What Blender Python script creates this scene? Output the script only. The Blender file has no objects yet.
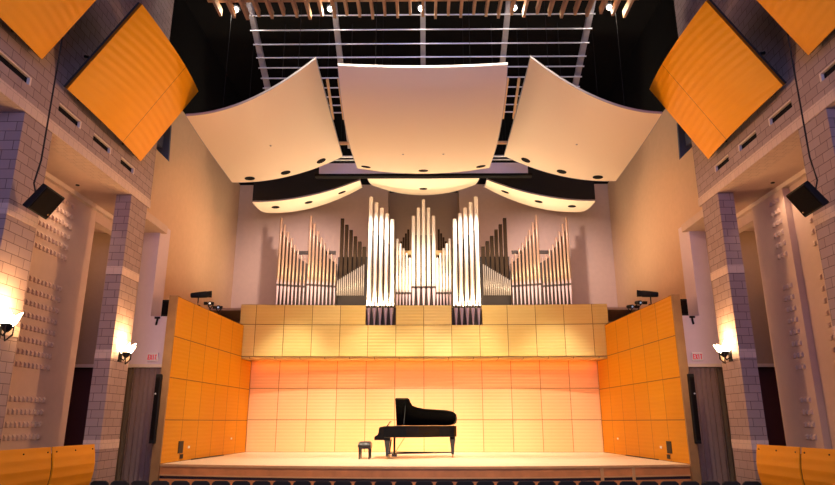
import bpy, bmesh, math, random
from mathutils import Vector, Matrix
random.seed(7)
sc = bpy.context.scene
COL = sc.collection
PI = math.pi

# ------------------------------------------------------------------ materials
def lin(c):
    return c / 12.92 if c <= 0.04045 else ((c + 0.055) / 1.055) ** 2.4
def rgb(r, g, b):
    return (lin(r / 255), lin(g / 255), lin(b / 255), 1)
M = {}
def mat(name, col, rough=0.5, metal=0.0, noise=0.0, nscale=8.0, bump=0.0, bscale=60.0, emit=None, estr=0.0, spec=0.5):
    m = bpy.data.materials.new(name); m.use_nodes = True
    nt = m.node_tree; b = nt.nodes['Principled BSDF']
    b.inputs['Base Color'].default_value = col
    b.inputs['Roughness'].default_value = rough
    b.inputs['Metallic'].default_value = metal
    b.inputs['Specular IOR Level'].default_value = spec
    tc = nt.nodes.new('ShaderNodeTexCoord')
    if noise > 0:
        n = nt.nodes.new('ShaderNodeTexNoise'); n.inputs['Scale'].default_value = nscale; n.inputs['Detail'].default_value = 4
        nt.links.new(tc.outputs['Object'], n.inputs['Vector'])
        mx = nt.nodes.new('ShaderNodeMix'); mx.data_type = 'RGBA'
        mx.inputs[6].default_value = tuple(c * (1 - noise) for c in col[:3]) + (1,)
        mx.inputs[7].default_value = tuple(min(1, c * (1 + noise)) for c in col[:3]) + (1,)
        nt.links.new(n.outputs['Fac'], mx.inputs[0]); nt.links.new(mx.outputs[2], b.inputs['Base Color'])
    if bump > 0:
        n2 = nt.nodes.new('ShaderNodeTexNoise'); n2.inputs['Scale'].default_value = bscale
        nt.links.new(tc.outputs['Object'], n2.inputs['Vector'])
        bp = nt.nodes.new('ShaderNodeBump'); bp.inputs['Strength'].default_value = bump; bp.inputs['Distance'].default_value = 0.02
        nt.links.new(n2.outputs['Fac'], bp.inputs['Height']); nt.links.new(bp.outputs['Normal'], b.inputs['Normal'])
    if emit:
        b.inputs['Emission Color'].default_value = emit; b.inputs['Emission Strength'].default_value = estr
    M[name] = m
    return m

def panel_mat(name, ca, cb, joint, rough=0.42, jw=0.010, jh=0.012, ripple=0.13, rip=0.10):
    """wood panels: one UV unit = one panel; dark joints, a tone per panel, fine horizontal ripples"""
    m = bpy.data.materials.new(name); m.use_nodes = True
    nt = m.node_tree; N = nt.nodes.new; L = nt.links.new; b = nt.nodes['Principled BSDF']
    b.inputs['Roughness'].default_value = rough; b.inputs['Specular IOR Level'].default_value = .12
    uv = N('ShaderNodeUVMap'); sp = N('ShaderNodeSeparateXYZ'); L(uv.outputs['UV'], sp.inputs[0])
    def math1(op, a, v=None):
        n = N('ShaderNodeMath'); n.operation = op
        if hasattr(a, 'links'): L(a, n.inputs[0])
        else: n.inputs[0].default_value = a
        if v is not None:
            if hasattr(v, 'links'): L(v, n.inputs[1])
            else: n.inputs[1].default_value = v
        return n.outputs[0]
    def joint_mask(o, w):
        f = math1('FRACT', o); d = math1('ABSOLUTE', math1('SUBTRACT', f, 0.5))
        return math1('GREATER_THAN', d, 0.5 - w)
    ju = joint_mask(sp.outputs['X'], jw); jv = joint_mask(sp.outputs['Y'], jh)
    j = math1('MAXIMUM', ju, jv)
    cx = N('ShaderNodeCombineXYZ'); L(math1('FLOOR', sp.outputs['X']), cx.inputs[0]); L(math1('FLOOR', sp.outputs['Y']), cx.inputs[1])
    wn = N('ShaderNodeTexWhiteNoise'); wn.noise_dimensions = '2D'; L(cx.outputs[0], wn.inputs['Vector'])
    geo = N('ShaderNodeNewGeometry'); sg = N('ShaderNodeSeparateXYZ'); L(geo.outputs['Position'], sg.inputs[0])
    sn = math1('SINE', math1('MULTIPLY', sg.outputs['Z'], 2 * PI / ripple))
    gn = N('ShaderNodeTexNoise'); gn.inputs['Scale'].default_value = 3.0; gn.inputs['Detail'].default_value = 5
    mp = N('ShaderNodeMapping'); mp.inputs['Scale'].default_value = (1, 1, 9); L(geo.outputs['Position'], mp.inputs[0]); L(mp.outputs[0], gn.inputs['Vector'])
    fac = math1('ADD', math1('MULTIPLY', wn.outputs['Value'], 0.55), math1('MULTIPLY', gn.outputs['Fac'], 0.45))
    fac = math1('ADD', fac, math1('MULTIPLY', sn, rip))
    mx = N('ShaderNodeMix'); mx.data_type = 'RGBA'; mx.inputs[6].default_value = ca; mx.inputs[7].default_value = cb; L(fac, mx.inputs[0])
    mj = N('ShaderNodeMix'); mj.data_type = 'RGBA'; L(mx.outputs[2], mj.inputs[6]); mj.inputs[7].default_value = joint; L(j, mj.inputs[0])
    L(mj.outputs[2], b.inputs['Base Color'])
    bp = N('ShaderNodeBump'); bp.inputs['Strength'].default_value = 0.25; bp.inputs['Distance'].default_value = 0.01
    L(math1('SUBTRACT', sn, math1('MULTIPLY', j, 3.0)), bp.inputs['Height']); L(bp.outputs['Normal'], b.inputs['Normal'])
    M[name] = m
    return m

def brick_mat(name, c1, c2, mortar, bw, bh, ms=0.016, rough=0.85, off=0.5, bump=0.4, scale=1.0):
    m = bpy.data.materials.new(name); m.use_nodes = True
    nt = m.node_tree; N = nt.nodes.new; L = nt.links.new; b = nt.nodes['Principled BSDF']
    b.inputs['Roughness'].default_value = rough
    uv = N('ShaderNodeUVMap')
    t = N('ShaderNodeTexBrick'); t.offset = off
    t.inputs['Scale'].default_value = scale; t.inputs['Brick Width'].default_value = bw; t.inputs['Row Height'].default_value = bh
    t.inputs['Mortar Size'].default_value = ms; t.inputs['Mortar Smooth'].default_value = 0.1
    t.inputs['Color1'].default_value = c1; t.inputs['Color2'].default_value = c2; t.inputs['Mortar'].default_value = mortar
    L(uv.outputs['UV'], t.inputs['Vector'])
    n = N('ShaderNodeTexNoise'); n.inputs['Scale'].default_value = 14; n.inputs['Detail'].default_value = 4; L(uv.outputs['UV'], n.inputs['Vector'])
    mx = N('ShaderNodeMix'); mx.data_type = 'RGBA'; mx.blend_type = 'MULTIPLY'; mx.inputs[0].default_value = 0.35
    L(t.outputs['Color'], mx.inputs[6]); L(n.outputs['Color'], mx.inputs[7])
    L(t.outputs['Color'], b.inputs['Base Color'])
    bp = N('ShaderNodeBump'); bp.inputs['Strength'].default_value = bump; bp.inputs['Distance'].default_value = 0.01; bp.invert = True
    L(t.outputs['Fac'], bp.inputs['Height']); L(bp.outputs['Normal'], b.inputs['Normal'])
    M[name] = m
    return m

brick_mat('block', (.36, .255, .235, 1), (.31, .215, .20, 1), (.09, .05, .04, 1), 0.406, 0.2035, ms=0.006)
brick_mat('block_light', (.62, .46, .38, 1), (.58, .42, .35, 1), (.36, .26, .22, 1), 0.203, 0.2035, ms=0.004)
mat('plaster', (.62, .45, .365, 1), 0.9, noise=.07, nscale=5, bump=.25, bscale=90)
mat('plaster_warm_lit', (.64, .42, .28, 1), 0.9, noise=.07, nscale=5, bump=.25, bscale=90)  # same plaster as the back wall, warm glow put into its colour
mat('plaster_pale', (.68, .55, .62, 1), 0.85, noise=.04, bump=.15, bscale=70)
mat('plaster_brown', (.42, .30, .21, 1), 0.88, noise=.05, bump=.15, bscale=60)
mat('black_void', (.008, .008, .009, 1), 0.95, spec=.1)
mat('hall_floor', (.06, .045, .04, 1), 0.9, noise=.2)
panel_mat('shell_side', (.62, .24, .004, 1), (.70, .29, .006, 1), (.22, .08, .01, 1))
panel_mat('shell_back', (.80, .375, .15, 1), (.88, .44, .20, 1), (.26, .13, .04, 1))  # same wood as the side walls, strong light put into a paler colour
panel_mat('loft_wood', (.74, .51, .13, 1), (.84, .63, .22, 1), (.26, .13, .03, 1))
panel_mat('reflector_wood', (.76, .29, .004, 1), (.80, .32, .006, 1), (.25, .08, .005, 1), ripple=.16, rip=.05, jw=.004, jh=.0)
panel_mat('box_wood', (.72, .28, .012, 1), (.76, .31, .016, 1), (.25, .08, .005, 1), ripple=.2, rip=.05, jw=.0, jh=.0)
brick_mat('stage_boards', (.84, .68, .46, 1), (.78, .62, .40, 1), (.52, .37, .20, 1), 2.4, 0.15, ms=0.004, rough=0.34, bump=.05)
M['stage_boards'].node_tree.nodes['Principled BSDF'].inputs['Specular IOR Level'].default_value = .22
mat('fascia_wood', (.62, .23, .075, 1), 0.45, noise=.35, nscale=3)
mat('fascia_trim', (.62, .33, .14, 1), 0.4, noise=.2, nscale=4)
mat('groove_dark', (.045, .03, .03, 1), 0.8)
mat('end_wood', (.30, .155, .055, 1), 0.5, noise=.25, nscale=4)
mat('cloud_face', (.80, .66, .52, 1), 0.6, bump=.08, bscale=120)
mat('cloud_edge', (.34, .31, .34, 1), 0.6)
mat('dark_back', (.012, .012, .013, 1), 0.9)
mat('slate', (.07, .085, .16, 1), 0.7)
mat('steel', (.46, .43, .48, 1), 0.4, .55, noise=.12)
mat('steel_light', (.62, .60, .66, 1), 0.35, .4)
mat('catwalk_face', (.74, .62, .76, 1), 0.5, .2)
mat('slat_wood', (.72, .42, .20, 1), 0.5, noise=.25, nscale=4)
mat('pipe_bright', (.88, .82, .74, 1), 0.34, .15)
mat('pipe_warm', (.30, .185, .125, 1), 0.36, .25)
mat('pipe_foot', (.42, .30, .33, 1), 0.4, .15)
mat('pipe_thin', (.26, .215, .19, 1), 0.38, .3)
mat('pipe_wood', (.03, .017, .009, 1), 0.8, noise=.3, spec=.1)
mat('mouth_dark', (.05, .035, .03, 1), 0.7)
mat('case_dark', (.03, .018, .012, 1), 0.7, noise=.2)
mat('case_pale', (.70, .44, .16, 1), 0.5, noise=.15)
mat('ebony', (.006, .006, .007, 1), 0.12)
mat('ebony_satin', (.008, .007, .008, 1), 0.5)
mat('leather', (.015, .012, .012, 1), 0.35)
mat('brass', (.75, .5, .2, 1), 0.25, 1)
mat('ivory', (.8, .77, .7, 1), 0.3)
mat('red_felt', (.25, .04, .03, 1), .8)
mat('gold_plate', (.02, .013, .006, 1), .7, .2)
mat('black_metal', (.008, .008, .009, 1), 0.55, 0, spec=.2)
mat('grille', (.006, .004, .004, 1), 0.9, bump=.2, bscale=200, spec=.1)
mat('lens', (.3, .4, .5, 1), 0.1, emit=(.6, .75, 1, 1), estr=.35)
mat('lamp_glow', (1, .9, .7, 1), 0.4, emit=(1, .93, .82, 1), estr=14)
mat('sconce_glow', (1, .85, .6, 1), 0.4, emit=(1, .74, .42, 1), estr=26)
mat('exit_white', (.72, .66, .68, 1), 0.5)
mat('exit_red', (.75, .03, .05, 1), 0.5, emit=(1, .03, .05, 1), estr=.08)
mat('curtain', (.27, .175, .15, 1), 0.9, noise=.12, nscale=6)
mat('curtain_dark', (.17, .115, .075, 1), 0.9, noise=.12, nscale=6)
mat('door_red', (.09, .022, .02, 1), 0.6)
mat('seat_cloth', (.014, .012, .014, 1), 0.85, noise=.2)
mat('trim_pale', (.70, .56, .46, 1), 0.7)
mat('white_plastic', (.8, .8, .78, 1), 0.4)

# ------------------------------------------------------------------ geometry helpers
class MB:
    """collects shapes in a bmesh and links them as one mesh object"""
    def __init__(s): s.bm = bmesh.new()
    def face(s, pts):
        return s.bm.faces.new([s.bm.verts.new(p) for p in pts])
    def hexa(s, p):   # 8 corners: bottom 0-3, top 4-7
        v = [s.bm.verts.new(q) for q in p]
        for f in ((0, 3, 2, 1), (4, 5, 6, 7), (0, 1, 5, 4), (1, 2, 6, 5), (2, 3, 7, 6), (3, 0, 4, 7)):
            s.bm.faces.new([v[i] for i in f])
        return s
    def box(s, x0, x1, y0, y1, z0, z1):
        x0, x1 = min(x0, x1), max(x0, x1); y0, y1 = min(y0, y1), max(y0, y1); z0, z1 = min(z0, z1), max(z0, z1)
        return s.hexa([(x0, y0, z0), (x1, y0, z0), (x1, y1, z0), (x0, y1, z0), (x0, y0, z1), (x1, y0, z1), (x1, y1, z1), (x0, y1, z1)])
    def prism(s, pts, axis, a, b):
        """polygon pts (2D) extruded along axis from a to b"""
        def mk(p, t):
            return {'x': (t, p[0], p[1]), 'y': (p[0], t, p[1]), 'z': (p[0], p[1], t)}[axis]
        A = [s.bm.verts.new(mk(p, a)) for p in pts]; B = [s.bm.verts.new(mk(p, b)) for p in pts]
        n = len(pts)
        s.bm.faces.new(A[::-1]); s.bm.faces.new(B)
        for i in range(n):
            s.bm.faces.new([A[i], A[(i + 1) % n], B[(i + 1) % n], B[i]])
        return s
    def rings(s, rings, cap=True):
        R = [[s.bm.verts.new(p) for p in r] for r in rings]
        n = len(R[0])
        for a, b in zip(R[:-1], R[1:]):
            for i in range(n):
                s.bm.faces.new([a[i], a[(i + 1) % n], b[(i + 1) % n], b[i]])
        if cap:
            s.bm.faces.new(R[0][::-1]); s.bm.faces.new(R[-1])
        return s
    def lathe(s, x, y, prof, n=10, cap=True):
        return s.rings([[(x + r * math.cos(2 * PI * i / n), y + r * math.sin(2 * PI * i / n), z) for i in range(n)] for r, z in prof], cap)
    def tube(s, pts, r, n=8):
        pts = [Vector(p) for p in pts]; rs = r if isinstance(r, (list, tuple)) else [r] * len(pts)
        rings = []
        for k, p in enumerate(pts):
            d = (pts[min(k + 1, len(pts) - 1)] - pts[max(k - 1, 0)]).normalized()
            u = d.cross(Vector((0, 0, 1)))
            if u.length < 1e-3: u = Vector((1, 0, 0))
            u.normalize(); w = d.cross(u)
            rings.append([tuple(p + rs[k] * (math.cos(2 * PI * i / n) * u + math.sin(2 * PI * i / n) * w)) for i in range(n)])
        return s.rings(rings)
    def bar(s, a, b, w, h):
        """rectangular bar from a to b, width w (horizontal), height h"""
        a, b = Vector(a), Vector(b); d = (b - a).normalized()
        u = d.cross(Vector((0, 0, 1)))
        if u.length < 1e-3: u = Vector((1, 0, 0))
        u.normalize(); v = u.cross(d).normalized()
        c = [(-1, -1), (1, -1), (1, 1), (-1, 1)]
        return s.rings([[tuple(p + u * (i * w / 2) + v * (j * h / 2)) for i, j in c] for p in (a, b)])
    def sphere(s, c, r, sx=1, sy=1, sz=1, seg=12):
        m = Matrix.Translation(c) @ Matrix.Diagonal((r * sx, r * sy, r * sz, 1))
        bmesh.ops.create_uvsphere(s.bm, u_segments=seg, v_segments=seg // 2 + 2, radius=1, matrix=m)
        return s
    def grid(s, fn, nu, nv, thick=None, n_fn=None):
        """surface fn(u,v); with thick: a closed slab offset along n_fn"""
        V = [[s.bm.verts.new(fn(i / nu, j / nv)) for j in range(nv + 1)] for i in range(nu + 1)]
        F = []
        for i in range(nu):
            for j in range(nv):
                F.append(s.bm.faces.new([V[i][j], V[i + 1][j], V[i + 1][j + 1], V[i][j + 1]]))
        if thick:
            W = [[s.bm.verts.new(Vector(fn(i / nu, j / nv)) + Vector(thick)) for j in range(nv + 1)] for i in range(nu + 1)]
            for i in range(nu):
                for j in range(nv):
                    s.bm.faces.new([W[i][j], W[i][j + 1], W[i + 1][j + 1], W[i + 1][j]])
            per = [(i, 0) for i in range(nu)] + [(nu, j) for j in range(nv)] + [(i, nv) for i in range(nu, 0, -1)] + [(0, j) for j in range(nv, 0, -1)]
            for (a, b), (c, d) in zip(per, per[1:] + per[:1]):
                s.bm.faces.new([V[c][d], V[a][b], W[a][b], W[c][d]])
        return s
    def build(s, name, m, parent=None, smooth=False, bevel=0, uvf=None):
        bm = s.bm
        bmesh.ops.recalc_face_normals(bm, faces=bm.faces)
        if bevel:
            es = [e for e in bm.edges if len(e.link_faces) == 2 and e.calc_face_angle(0) > .6]
            bmesh.ops.bevel(bm, geom=es, offset=bevel, segments=2, affect='EDGES', profile=.6)
        bm.normal_update()
        uvl = bm.loops.layers.uv.new('UVMap')
        for f in bm.faces:
            n = f.normal; ax = max(range(3), key=lambda i: abs(n[i]))
            for l in f.loops:
                c = l.vert.co
                if uvf: l[uvl].uv = uvf(c)
                elif ax == 0: l[uvl].uv = (c.y, c.z)
                elif ax == 1: l[uvl].uv = (c.x, c.z)
                else: l[uvl].uv = (c.x, c.y)
        me = bpy.data.meshes.new(name); bm.to_mesh(me); bm.free()
        if smooth:
            me.polygons.foreach_set('use_smooth', [True] * len(me.polygons))
            me.update()
        me.materials.append(M[m])
        o = bpy.data.objects.new(name, me); COL.objects.link(o)
        if parent:
            o.parent = parent
            o.matrix_parent_inverse = Matrix.Translation(-parent.location) if parent.type == 'EMPTY' and not parent.parent else Matrix.Identity(4)
        return o

def thing(name, label, cat, loc=(0, 0, 0), group=None):
    o = bpy.data.objects.new(name, None); COL.objects.link(o); o.location = loc; o.empty_display_size = .2
    o['label'] = label; o['category'] = cat
    if group: o['group'] = group
    return o
def tag(o, label, cat, group=None):
    o['label'] = label; o['category'] = cat
    if group: o['group'] = group
    return o
def struct(o):
    o['kind'] = 'structure'; return o
def copy_tree(o, parent=None):
    c = o.copy(); COL.objects.link(c)
    if parent: c.parent = parent
    for ch in o.children: copy_tree(ch, c)
    return c
ORD = ['first', 'second', 'third', 'fourth', 'fifth', 'sixth', 'seventh', 'eighth', 'ninth', 'tenth', 'eleventh', 'twelfth', 'thirteenth', 'fourteenth', 'fifteenth', 'sixteenth', 'seventeenth', 'eighteenth', 'nineteenth', 'twentieth']
def ordinal(i, n, lo='left', hi='right'):
    if i == 0: return lo + 'most'
    if i == n - 1: return hi + 'most'
    if i * 2 + 1 == n: return 'middle'
    k = i if i * 2 < n else n - 1 - i
    return ORD[k] + ' from the ' + (lo if i * 2 < n else hi)
SIDE = {-1: 'left', 1: 'right'}

# ------------------------------------------------------------------ the setting
struct(MB().box(-12.5, 12.5, -7, 32, -.2, 0).build('floor', 'hall_floor'))
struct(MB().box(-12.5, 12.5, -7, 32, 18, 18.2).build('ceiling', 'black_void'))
struct(MB().box(-12.5, 12.5, -7.2, -7, 0, 18).build('wall_rear', 'plaster_brown'))
# back wall of the hall, with the dark recess behind the middle of the organ
w = MB()
w.box(-9.15, -1.75, 30, 30.25, 0, 13.75); w.box(1.77, 9.15, 30, 30.25, 0, 13.75)
w.box(-1.75, 1.77, 30, 30.25, 0, 7.0)
wb = struct(w.build('wall_back', 'plaster'))
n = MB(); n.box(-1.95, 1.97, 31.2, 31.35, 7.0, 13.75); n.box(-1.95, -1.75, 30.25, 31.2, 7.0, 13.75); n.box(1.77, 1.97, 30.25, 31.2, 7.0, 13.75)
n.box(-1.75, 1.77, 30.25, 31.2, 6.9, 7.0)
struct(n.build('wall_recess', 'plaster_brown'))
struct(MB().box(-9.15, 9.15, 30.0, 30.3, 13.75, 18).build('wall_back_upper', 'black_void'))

for s in (-1, 1):
    nm = SIDE[s]
    # plaster side wall beside the organ
    p = MB(); p.box(s * 9.15, s * 9.4, 20.35, 30, 0, 13.75); p.box(s * 9.15, s * 9.4, 17.75, 20.35, 8.6, 13.75)
    struct(p.build('wall_' + nm, 'plaster_warm_lit'))
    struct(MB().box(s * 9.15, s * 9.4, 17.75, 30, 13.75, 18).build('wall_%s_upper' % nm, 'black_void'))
    # tall block wall over the pillars: slots are openings, a black sheet inside stands in for shade
    y0, y1 = -7, 17.68
    slots = [(2.6, 3.8), (5.2, 6.4), (8.6, 9.5), (10.55, 11.62), (12.67, 13.6), (14.2, 15.08), (15.66, 16.45)]
    b = MB(); b.box(s * 8.0, s * 8.5, y0, y1, 9.11, 18); b.box(s * 8.0, s * 8.5, y0, y1, 8.60, 8.93)
    prev = y0
    for a, c in slots:
        b.box(s * 8.0, s * 8.5, prev, a, 8.93, 9.11); prev = c
    b.box(s * 8.0, s * 8.5, prev, y1, 8.93, 9.11)
    bw = b.build('wall_block_' + nm, 'block'); struct(bw)
    fr = MB()
    for a, c in slots:
        fr.box(s * 8.06, s * 8.1, a, c, 8.93, 9.11)
    struct(fr.build('slot_shade', 'black_void', bw))  # black sheet just inside the openings, painting their shade
    for a, c in slots:
        f2 = MB(); f2.box(s * 7.985, s * 8.05, c - .05, c, 8.93, 9.11); f2.box(s * 7.985, s * 8.05, a, c - .05, 9.085, 9.11)
        struct(f2.build('slot_frame', 'trim_pale', bw))
    struct(MB().box(s * 7.98, s * 8.5, y0, y1 + .01, 8.36, 8.60).build('trim_beam_' + nm, 'block_light'))
    # soffit behind the beam, with a stepped cornice on the recess wall
    so = struct(MB().box(s * 8.5, s * 12.4, -7, 20.3, 8.36, 8.6).build('ceiling_soffit_' + nm, 'plaster'))
    for yy in (9.0, 12.9, 15.75):
        struct(MB().lathe(s * 9.1, yy, [(.05, 8.34), (.05, 8.37)], 12).build('downlight_can', 'black_metal', so))
    struct(MB().box(s * 9.5, s * 9.75, 17.63, 20.19, 7.95, 8.355).build('wall_header_' + nm, 'plaster'))
    struct(MB().box(s * 9.38, s * 9.5, -7, 20.19, 8.24, 8.36).build('trim_cornice_' + nm, 'trim_pale'))
    # recess wall with rows of raised acoustic blocks
    r = MB(); r.box(s * 9.5, s * 9.75, -7, 17.62, 0, 8.36)
    struct(r.build('wall_recess_' + nm, 'plaster'))
    d = MB()
    yr = (13.2, 16.65)
    ny = int((yr[1] - yr[0]) / .165)
    zs = [7.9 - .29 * k for k in range(6)] + [5.62 - .29 * k for k in range(8)] + [2.8 - .29 * k for k in range(4)]
    for z in zs:
        for k in range(ny):
            y = yr[0] + k * .165
            xw = 9.5
            if s > 0 and y > 15.6:
                if y < 15.85 or y > 16.55: continue
                xw = 9.33
            elif s > 0 and y > 15.05: continue
            x0, x1 = s * (xw + .005), s * (xw - .05)
            d.hexa([(x0, y, z), (x0, y + .085, z), (x1, y + .085, z + .02), (x1, y, z + .02), (x0, y, z + .15), (x0, y + .085, z + .15), (x1, y + .085, z + .09), (x1, y, z + .09)] if s > 0 else
                   [(x0, y + .085, z), (x0, y, z), (x1, y, z + .02), (x1, y + .085, z + .02), (x0, y + .085, z + .15), (x0, y, z + .15), (x1, y, z + .09), (x1, y + .085, z + .09)])
    struct(d.build('wall_block_relief_' + nm, 'plaster'))
    if s > 0:   # a thick relief panel stands out of the recess wall on this side
        struct(MB().box(9.33, 9.5, 15.77, 17.4, 0, 8.2).build('wall_panel_right', 'plaster'))
    # hall side wall further out and the cross wall with the exits
    struct(MB().box(s * 12.3, s * 12.5, -7, 32, 0, 18).build('wall_outer_' + nm, 'plaster_brown'))
    v = MB(); v.box(s * 9.2, s * 12.3, 20.2, 20.35, 4.08, 8.36)
    v.box(s * 11.15, s * 12.3, 20.2, 20.35, 0, 4.08)
    struct(v.build('wall_cross_' + nm, 'plaster_brown'))
    v = MB(); v.box(s * 8.05, s * 9.2, 20.15, 20.35, 4.08, 5.58)
    struct(v.build('wall_exit_' + nm, 'plaster_pale'))
    struct(MB().box(s * 8.68, s * 9.2, 20.17, 21.0, 5.58, 8.68).build('wall_pier_' + nm, 'plaster_pale'))
    struct(MB().box(s * 8.05, s * 11.15, 20.1, 20.2, 3.98, 4.08).build('trim_door_head_' + nm, 'trim_pale'))
    dn = 1 if s < 0 else 2
    dd = MB(); dd.box(s * 9.75, s * 11.1, 20.42, 20.5, 0, 3.98)
    do = struct(dd.build('door_%d' % dn, 'door_red'))
    struct(MB().box(s * 9.85, s * 9.9, 20.36, 20.42, .95, 1.15).build('door_handle', 'brass', do))
    struct(MB().box(s * 8.05, s * 12.3, 21.1, 21.2, 0, 5.4).build('wall_behind_door_' + nm, 'black_void'))

# ------------------------------------------------------------------ block pillars
for s in (-1, 1):
    for y0, y1, wh in ((11.62, 12.6, 'near'), (16.5, 17.52, 'far')):
        x0, x1 = s * 8.0, s * 8.42
        t = thing('block_pillar', ({'far': 'brown concrete block pillar between the %s exit curtain and the %s recess wall' % (SIDE[s], SIDE[s]),
                   'near': 'brown concrete block pillar cut by the %s edge of the photo' % SIDE[s]}[wh]), 'pillar', (s * 8.2, (y0 + y1) / 2, 0), 'block pillars along the hall')
        if wh == 'near': x1 = s * 8.75
        bands = [(1.72, 1.92), (3.95, 4.15), (6.2, 6.42)]
        if wh == 'far': bands = [(1.70, 1.92), (3.92, 4.14)]
        if wh == 'far': bands.append((6.12, 6.34))
        z = 0; m = MB()
        for a, b_ in bands:
            m.box(x0, x1, y0, y1, z, a); z = b_
        m.box(x0, x1, y0, y1, z, 8.36)
        m.build('shaft', 'block', t)
        for a, b_ in bands:
            o = MB().box(x0 - s * .012, x1, y0 - .012, y1, a, b_).build('stone_band', 'block_light', t)
            o['label'] = 'pale stone band'

# ------------------------------------------------------------------ stage
def front_y(x): return 18.5 + 1.12 * (x / 7.9) ** 2
xs = [-7.95 + 15.9 * i / 32 for i in range(33)]
poly = [(x, front_y(x)) for x in xs] + [(7.95, 27.2), (-7.95, 27.2)]
st = struct(MB().prism([(x, y + .03) for x, y in poly[:33]] + poly[33:], 'z', 1.10, 1.18).build('floor_stage', 'stage_boards'))
def strip(z0, z1, d0, d1, xa=-7.95, xb=7.95, n=32):
    m = MB(); q = [xa + (xb - xa) * i / n for i in range(n + 1)]
    m.prism([(x, front_y(x) + d0) for x in q] + [(x, front_y(x) + d1) for x in q[::-1]], 'z', z0, z1)
    return m
struct(strip(1.115, 1.18, -.03, .03).build('trim_1', 'fascia_trim'))
struct(strip(.90, 1.115, 0, .12).build('trim_2', 'fascia_wood'))
struct(strip(.78, .90, .04, .12).build('trim_3', 'groove_dark'))
struct(strip(.86, .90, -.012, .04).build('trim_4', 'fascia_trim'))
struct(strip(0, .78, 0, .12).build('trim_5', 'fascia_wood'))
dk = struct(strip(.0, 1.10, .125, 1.0).build('stage_base', 'groove_dark'))
for xa in (4.9, 5.83):
    struct(strip(.0, 1.11, -.03, .0, xa, xa + .09, 2).build('trim_6', 'fascia_trim'))

# ------------------------------------------------------------------ stage shell
# lower back wall of the stage, 12 columns by 3 rows of panels
W = 7.2
m = MB(); m.box(-W, W, 27.05, 27.2, 1.18, 5.0)
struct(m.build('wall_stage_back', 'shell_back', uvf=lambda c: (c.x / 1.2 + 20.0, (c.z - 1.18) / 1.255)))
def par_y(x): return 26.12 - .28 * (x / 7.45) ** 2
NOT = (1.15, 2.40)     # notch for the tall pipe towers
lp = thing('organ_loft_parapet', 'curved pale wood parapet of square panels below the organ pipes', 'parapet', (0, 26.12, 4.88))
def par_strip(xa, xb, z0, z1, d0=0, d1=.25, n=8):
    m = MB(); q = [xa + (xb - xa) * i / n for i in range(n + 1)]
    m.prism([(x, par_y(x) + d0) for x in q] + [(x, par_y(x) + d1) for x in q[::-1]], 'z', z0, z1)
    return m
par_strip(-7.45, 7.45, 4.88, 6.165, n=40).build('lower_panels', 'loft_wood', lp, uvf=lambda c: (c.x / 1.138 + 20.0, (c.z - 4.88) / 1.285 * .999 + 10.0005))
for xa, xb in ((-7.45, -NOT[1]), (-NOT[0], NOT[0]), (NOT[1], 7.45)):
    par_strip(xa, xb, 6.17, 6.98, n=14).build('upper_panels', 'loft_wood', lp, uvf=lambda c: (c.x / 1.138 + 20.0, (c.z - 6.17) / .81 * .999 + 14.0005))
for s in (-1, 1):
    m = MB(); a, b_ = s * NOT[0], s * NOT[1]
    m.box(a, b_, 26.7, 26.78, 6.17, 6.98); m.box(a, b_, par_y(1.8) + .25, 26.7, 6.10, 6.17)
    m.build('pipe_niche', 'case_dark', lp)
par_strip(-7.3, 7.3, 4.80, 4.875, .1, .9, n=30).build('soffit', 'loft_wood', lp)
struct(MB().box(-9.1, 9.1, 26.80, 29.98, 6.9, 7.0).build('floor_organ_loft', 'plaster_brown'))

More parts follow.
